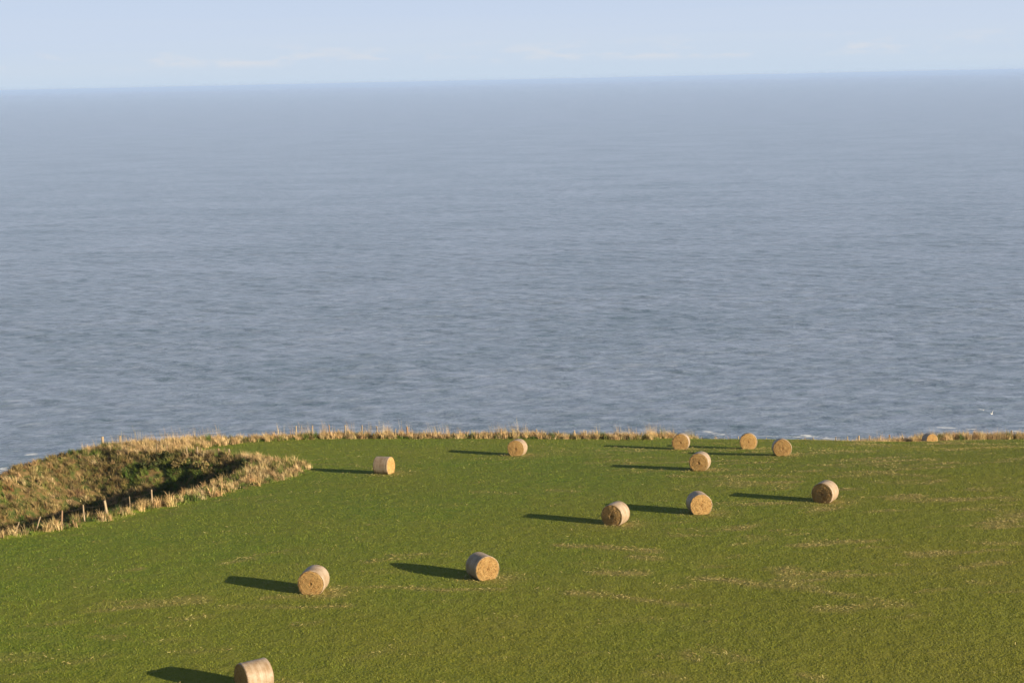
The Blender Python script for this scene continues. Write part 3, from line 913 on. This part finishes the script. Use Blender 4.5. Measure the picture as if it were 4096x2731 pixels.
# ------------------------------------------------------------------ sea
def sea():
    rs = [150.0]
    while rs[-1] < 300000:
        r = rs[-1]
        if r < 225: s = 5
        elif r < 420: s = .7
        elif r < 40000: s = .7 + (r - 420) * .0052
        else: s = r * .03
        rs.append(r + s)
    rs = np.array(rs)
    an = np.concatenate([np.linspace(-85, -24, 60, endpoint=False), np.linspace(-24, 24, 820), np.linspace(24, 85, 61)[1:]])
    an = np.radians(an)
    Rr, A = np.meshgrid(rs, an, indexing='ij')
    X = (Rr * np.sin(A)).ravel(); Y = (Rr * np.cos(A)).ravel()
    sp = np.gradient(rs)[:, None].repeat(len(an), 1).ravel()
    lat = (Rr * math.radians(48 / 820)).ravel()
    Z = np.zeros_like(X); r_ = np.random.default_rng(5)
    DX = np.zeros_like(X)
    env = .65 + .7 * fbm(X / 60, Y / 25, 201, 2)
    for q in range(56):
        lam = 2.6 * (12.0 ** (q / 55.0)) * r_.uniform(.9, 1.1)
        ang = r_.normal(math.radians(-96), .52 if lam < 14 else .28)   # travelling toward the shore
        kk = 2 * math.pi / lam
        am = .0074 * lam ** .50 * r_.uniform(.6, 1.3)
        if lam > 12: am *= .6
        wgt = np.clip((lam / sp - 2.5) / 3, 0, 1) * np.clip((lam * 2.2 / lat - 2.5) / 3, 0, 1)
        ph = kk * (X * math.cos(ang) + Y * math.sin(ang)) + r_.uniform(0, 6.28)
        Z += am * wgt * env * (np.sin(ph) + .25 * np.sin(2 * ph + .6))
    # foam: breaking crests near the shore
    foam = np.zeros_like(X)
    def seapt(px, py):
        d = ray(px, py); t = -CAMZ / d[2]; return d[0] * t, d[1] * t
    for x0, y0, x1, y1, s in ((3765, 1713, 3805, 1712, 1), (3870, 1716, 3895, 1716, .9), (2825, 1725, 2890, 1740, .9), (2560, 1730, 2720, 1728, .6), (2850, 1738, 3000, 1743, .7), (3000, 1745, 3230, 1748, .8), (3210, 1742, 3330, 1752, .9), (3400, 1746, 3440, 1750, .7),
                              (1985, 1684, 2010, 1687, .7), (1960, 1700, 2080, 1703, .5), (2090, 1708, 2110, 1710, .6), (1310, 1660, 1350, 1665, .5), (0, 1872, 14, 1872, 1), (48, 1870, 70, 1866, .9), (118, 1818, 134, 1816, 1), (60, 1800, 68, 1798, .8), (0, 1885, 20, 1892, .8), (4050, 1722, 4096, 1728, .8),
                              (3870, 1432, 3900, 1434, .6), (3936, 1390, 3950, 1391, .5), (2015, 1674, 2060, 1690, .5), (3590, 1655, 3620, 1657, .5), (2700, 1705, 2760, 1712, .4)):
        a = seapt(x0, y0); b = seapt(x1, y1)
        q = np.nonzero((X > min(a[0], b[0]) - 4) & (X < max(a[0], b[0]) + 4) & (Y > min(a[1], b[1]) - 4) & (Y < max(a[1], b[1]) + 4))[0]
        dd = dist_line(X[q], Y[q], np.array([a, b]))
        foam[q] = np.maximum(foam[q], s * np.exp(-(dd / 1.5) ** 2))
    # surf close under the cliff
    dcl = np.full_like(X, 1e3)
    near = Rr.ravel() < 320
    dcl[near] = dist_line(X[near], Y[near], cliff_line)
    foam = np.maximum(foam, .45 * np.exp(-(np.maximum(dcl - 30, 0) / 22) ** 2))
    n0, n1 = Rr.shape
    i_ = np.arange(n0 * n1).reshape(n0, n1)
    Q = np.stack([i_[:-1, :-1], i_[:-1, 1:], i_[1:, 1:], i_[1:, :-1]], -1).reshape(-1, 4)[:, ::-1]
    mt, nt, b, out = new_mat('sea_water')
    k = NT(nt)
    pos = k.n('ShaderNodeNewGeometry').outputs['Position']
    m1 = k.mapping(pos, (.40, .85, 1), (0, 0, .10)); m2 = k.mapping(pos, (1.7, 2.8, 1), (0, 0, -.22)); m3 = k.mapping(pos, (.12, .24, 1), (0, 0, .05))
    h = k.math('ADD', k.math('MULTIPLY', k.noise(m1, 1, 3, .6), 1.0), k.math('MULTIPLY', k.noise(m2, 1, 3, .6), .42))
    h = k.math('ADD', h, k.math('MULTIPLY', k.noise(m3, 1, 2), 1.3))
    bmp = k.n('ShaderNodeBump'); bmp.inputs['Distance'].default_value = .50; k.l(h, bmp.inputs['Height']); k.l(bmp.outputs[0], b.inputs['Normal'])
    fa = k.n('ShaderNodeAttribute', attribute_name='foam')
    brk = k.noise(k.mapping(pos, (.5, 1.6, 1)), 1, 4, .7)
    sp_ = k.noise(k.mapping(pos, (.05, .16, 1), (0, 0, .1)), 1, 3)
    fm = k.math('MULTIPLY', k.ramp(k.math('MULTIPLY', fa.outputs['Fac'], brk), [(.36, 0.0), (.50, .85)]), 1.0)
    cap = k.math('MULTIPLY', k.ramp(brk, [(.74, 0.0), (.78, 1.0)]), k.ramp(sp_, [(.62, 0.0), (.68, .6)]))
    fm = k.math('MAXIMUM', fm, cap)
    ripple_shade = k.noise(k.mapping(pos, (.18, .30, 1), (0, 0, .08)), 1, 8, .80)
    g2 = k.noise(k.mapping(pos, (.016, .022, 1), (0, 0, .1)), 1, 5, .6)
    gg = k.ramp(k.math('ADD', k.math('MULTIPLY', ripple_shade, .78), k.math('MULTIPLY', g2, .22)), [(.37, 0.0), (.60, 1.0)])
    body = k.mix(gg, (.058, .102, .130), (.262, .310, .405))  # bright and dark ripple faces painted into the water's base colour
    k.l(k.ramp(gg, [(0.0, 1.0), (1.0, .45)]), bmp.inputs['Strength'])
    k.l(k.mix(fm, body, (.75, .77, .78)), b.inputs['Base Color'])
    k.l(k.math('ADD', k.math('MULTIPLY', fm, .6), .16), b.inputs['Roughness'])
    b.inputs['IOR'].default_value = 1.333
    o = mesh_obj('sea', np.stack([X, Y, Z], 1), Q, mt, smooth=True, attrs={'foam': foam})
    tag(o, kind='structure')
sea()

# ------------------------------------------------------------------ haze
def haze():
    mt = bpy.data.materials.new('sea_air'); mt.use_nodes = True
    nt = mt.node_tree
    for n in list(nt.nodes): nt.nodes.remove(n)
    out = nt.nodes.new('ShaderNodeOutputMaterial'); v_ = nt.nodes.new('ShaderNodeVolumePrincipled')
    v_.inputs['Color'].default_value = (.46, .64, 1.0, 1); v_.inputs['Density'].default_value = 6.0e-5
    v_.inputs['Anisotropy'].default_value = .0
    nt.links.new(v_.outputs[0], out.inputs['Volume'])
    V = np.array([(x, y, z_) for x in (-310000, 310000) for y in (-900, 310000) for z_ in (-8, 66)], float)
    Q = np.array([(0, 1, 3, 2), (4, 6, 7, 5), (0, 4, 5, 1), (2, 3, 7, 6), (0, 2, 6, 4), (1, 5, 7, 3)])
    o = mesh_obj('haze', V, Q, mt)
    tag(o, 'thin pale sea haze lying over the water', 'haze', kind='stuff')
haze()

# ------------------------------------------------------------------ light
SUN_EL, SUN_AZ = math.radians(13.7), math.radians(119)     # azimuth clockwise from +Y (view direction)
sd = Vector((math.sin(SUN_AZ) * math.cos(SUN_EL), math.cos(SUN_AZ) * math.cos(SUN_EL), math.sin(SUN_EL)))
sl = bpy.data.lights.new('sun', 'SUN'); sl.energy = 5.0; sl.angle = math.radians(.55); sl.color = (1.0, .84, .62)
so = bpy.data.objects.new('sun', sl); COL.objects.link(so)
so.rotation_euler = sd.to_track_quat('Z', 'Y').to_euler()

w = bpy.data.worlds.new('World'); scene.world = w; w.use_nodes = True
nt = w.node_tree
for n in list(nt.nodes): nt.nodes.remove(n)
k = NT(nt)
out = k.n('ShaderNodeOutputWorld'); bg = k.n('ShaderNodeBackground')
sky = k.n('ShaderNodeTexSky'); sky.sky_type = 'NISHITA'; sky.sun_disc = False
sky.sun_elevation = SUN_EL; sky.sun_rotation = SUN_AZ; sky.altitude = 60; sky.air_density = 1.0; sky.dust_density = .6; sky.ozone_density = 1.5
tc = k.n('ShaderNodeTexCoord').outputs['Generated']
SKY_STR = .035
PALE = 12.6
# pale moist air low over the sea, thin veils and a far line of small cloud
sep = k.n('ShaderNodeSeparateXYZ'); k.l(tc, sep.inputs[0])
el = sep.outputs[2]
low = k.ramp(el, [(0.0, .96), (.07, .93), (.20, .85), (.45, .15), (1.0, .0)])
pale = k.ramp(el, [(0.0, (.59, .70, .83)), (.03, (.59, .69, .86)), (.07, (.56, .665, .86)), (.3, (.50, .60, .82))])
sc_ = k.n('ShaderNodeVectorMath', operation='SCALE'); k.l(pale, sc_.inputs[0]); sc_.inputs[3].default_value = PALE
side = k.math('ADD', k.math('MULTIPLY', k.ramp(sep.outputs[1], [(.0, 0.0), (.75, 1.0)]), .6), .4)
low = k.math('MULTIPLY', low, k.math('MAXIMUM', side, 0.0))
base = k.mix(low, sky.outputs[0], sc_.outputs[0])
c1 = k.noise(k.mapping(tc, (26, 26, 120), loc=(3, 1, 0)), 1.0, 5, .6)
puff = k.math('MULTIPLY', k.ramp(c1, [(.50, 0.0), (.62, 1.0)]), k.ramp(k.math('MULTIPLY', el, 10), [(.10, 0.0), (.135, 1.0), (.20, .6), (.26, 0.0)]))
c2 = k.noise(k.mapping(tc, (2.2, 2.2, 75)), 1.0, 3, .5)
veil = k.math('MULTIPLY', k.ramp(c2, [(.42, 0.0), (.66, 1.0)]), .22)
col = k.mix(veil, base, tuple(PALE * c for c in (.66, .72, .78)))
col = k.mix(k.math('MULTIPLY', puff, .48), col, tuple(PALE * c for c in (.76, .75, .76)))
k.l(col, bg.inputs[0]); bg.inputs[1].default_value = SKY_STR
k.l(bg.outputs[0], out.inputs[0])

# ------------------------------------------------------------------ render settings
scene.render.engine = 'CYCLES'
scene.cycles.volume_bounces = 0
scene.cycles.max_bounces = 5
scene.view_settings.view_transform = 'Standard'
scene.view_settings.look = 'None'
scene.view_settings.exposure = 1.2
scene.view_settings.gamma = 1.0
scene.render.resolution_x = 1024; scene.render.resolution_y = 682
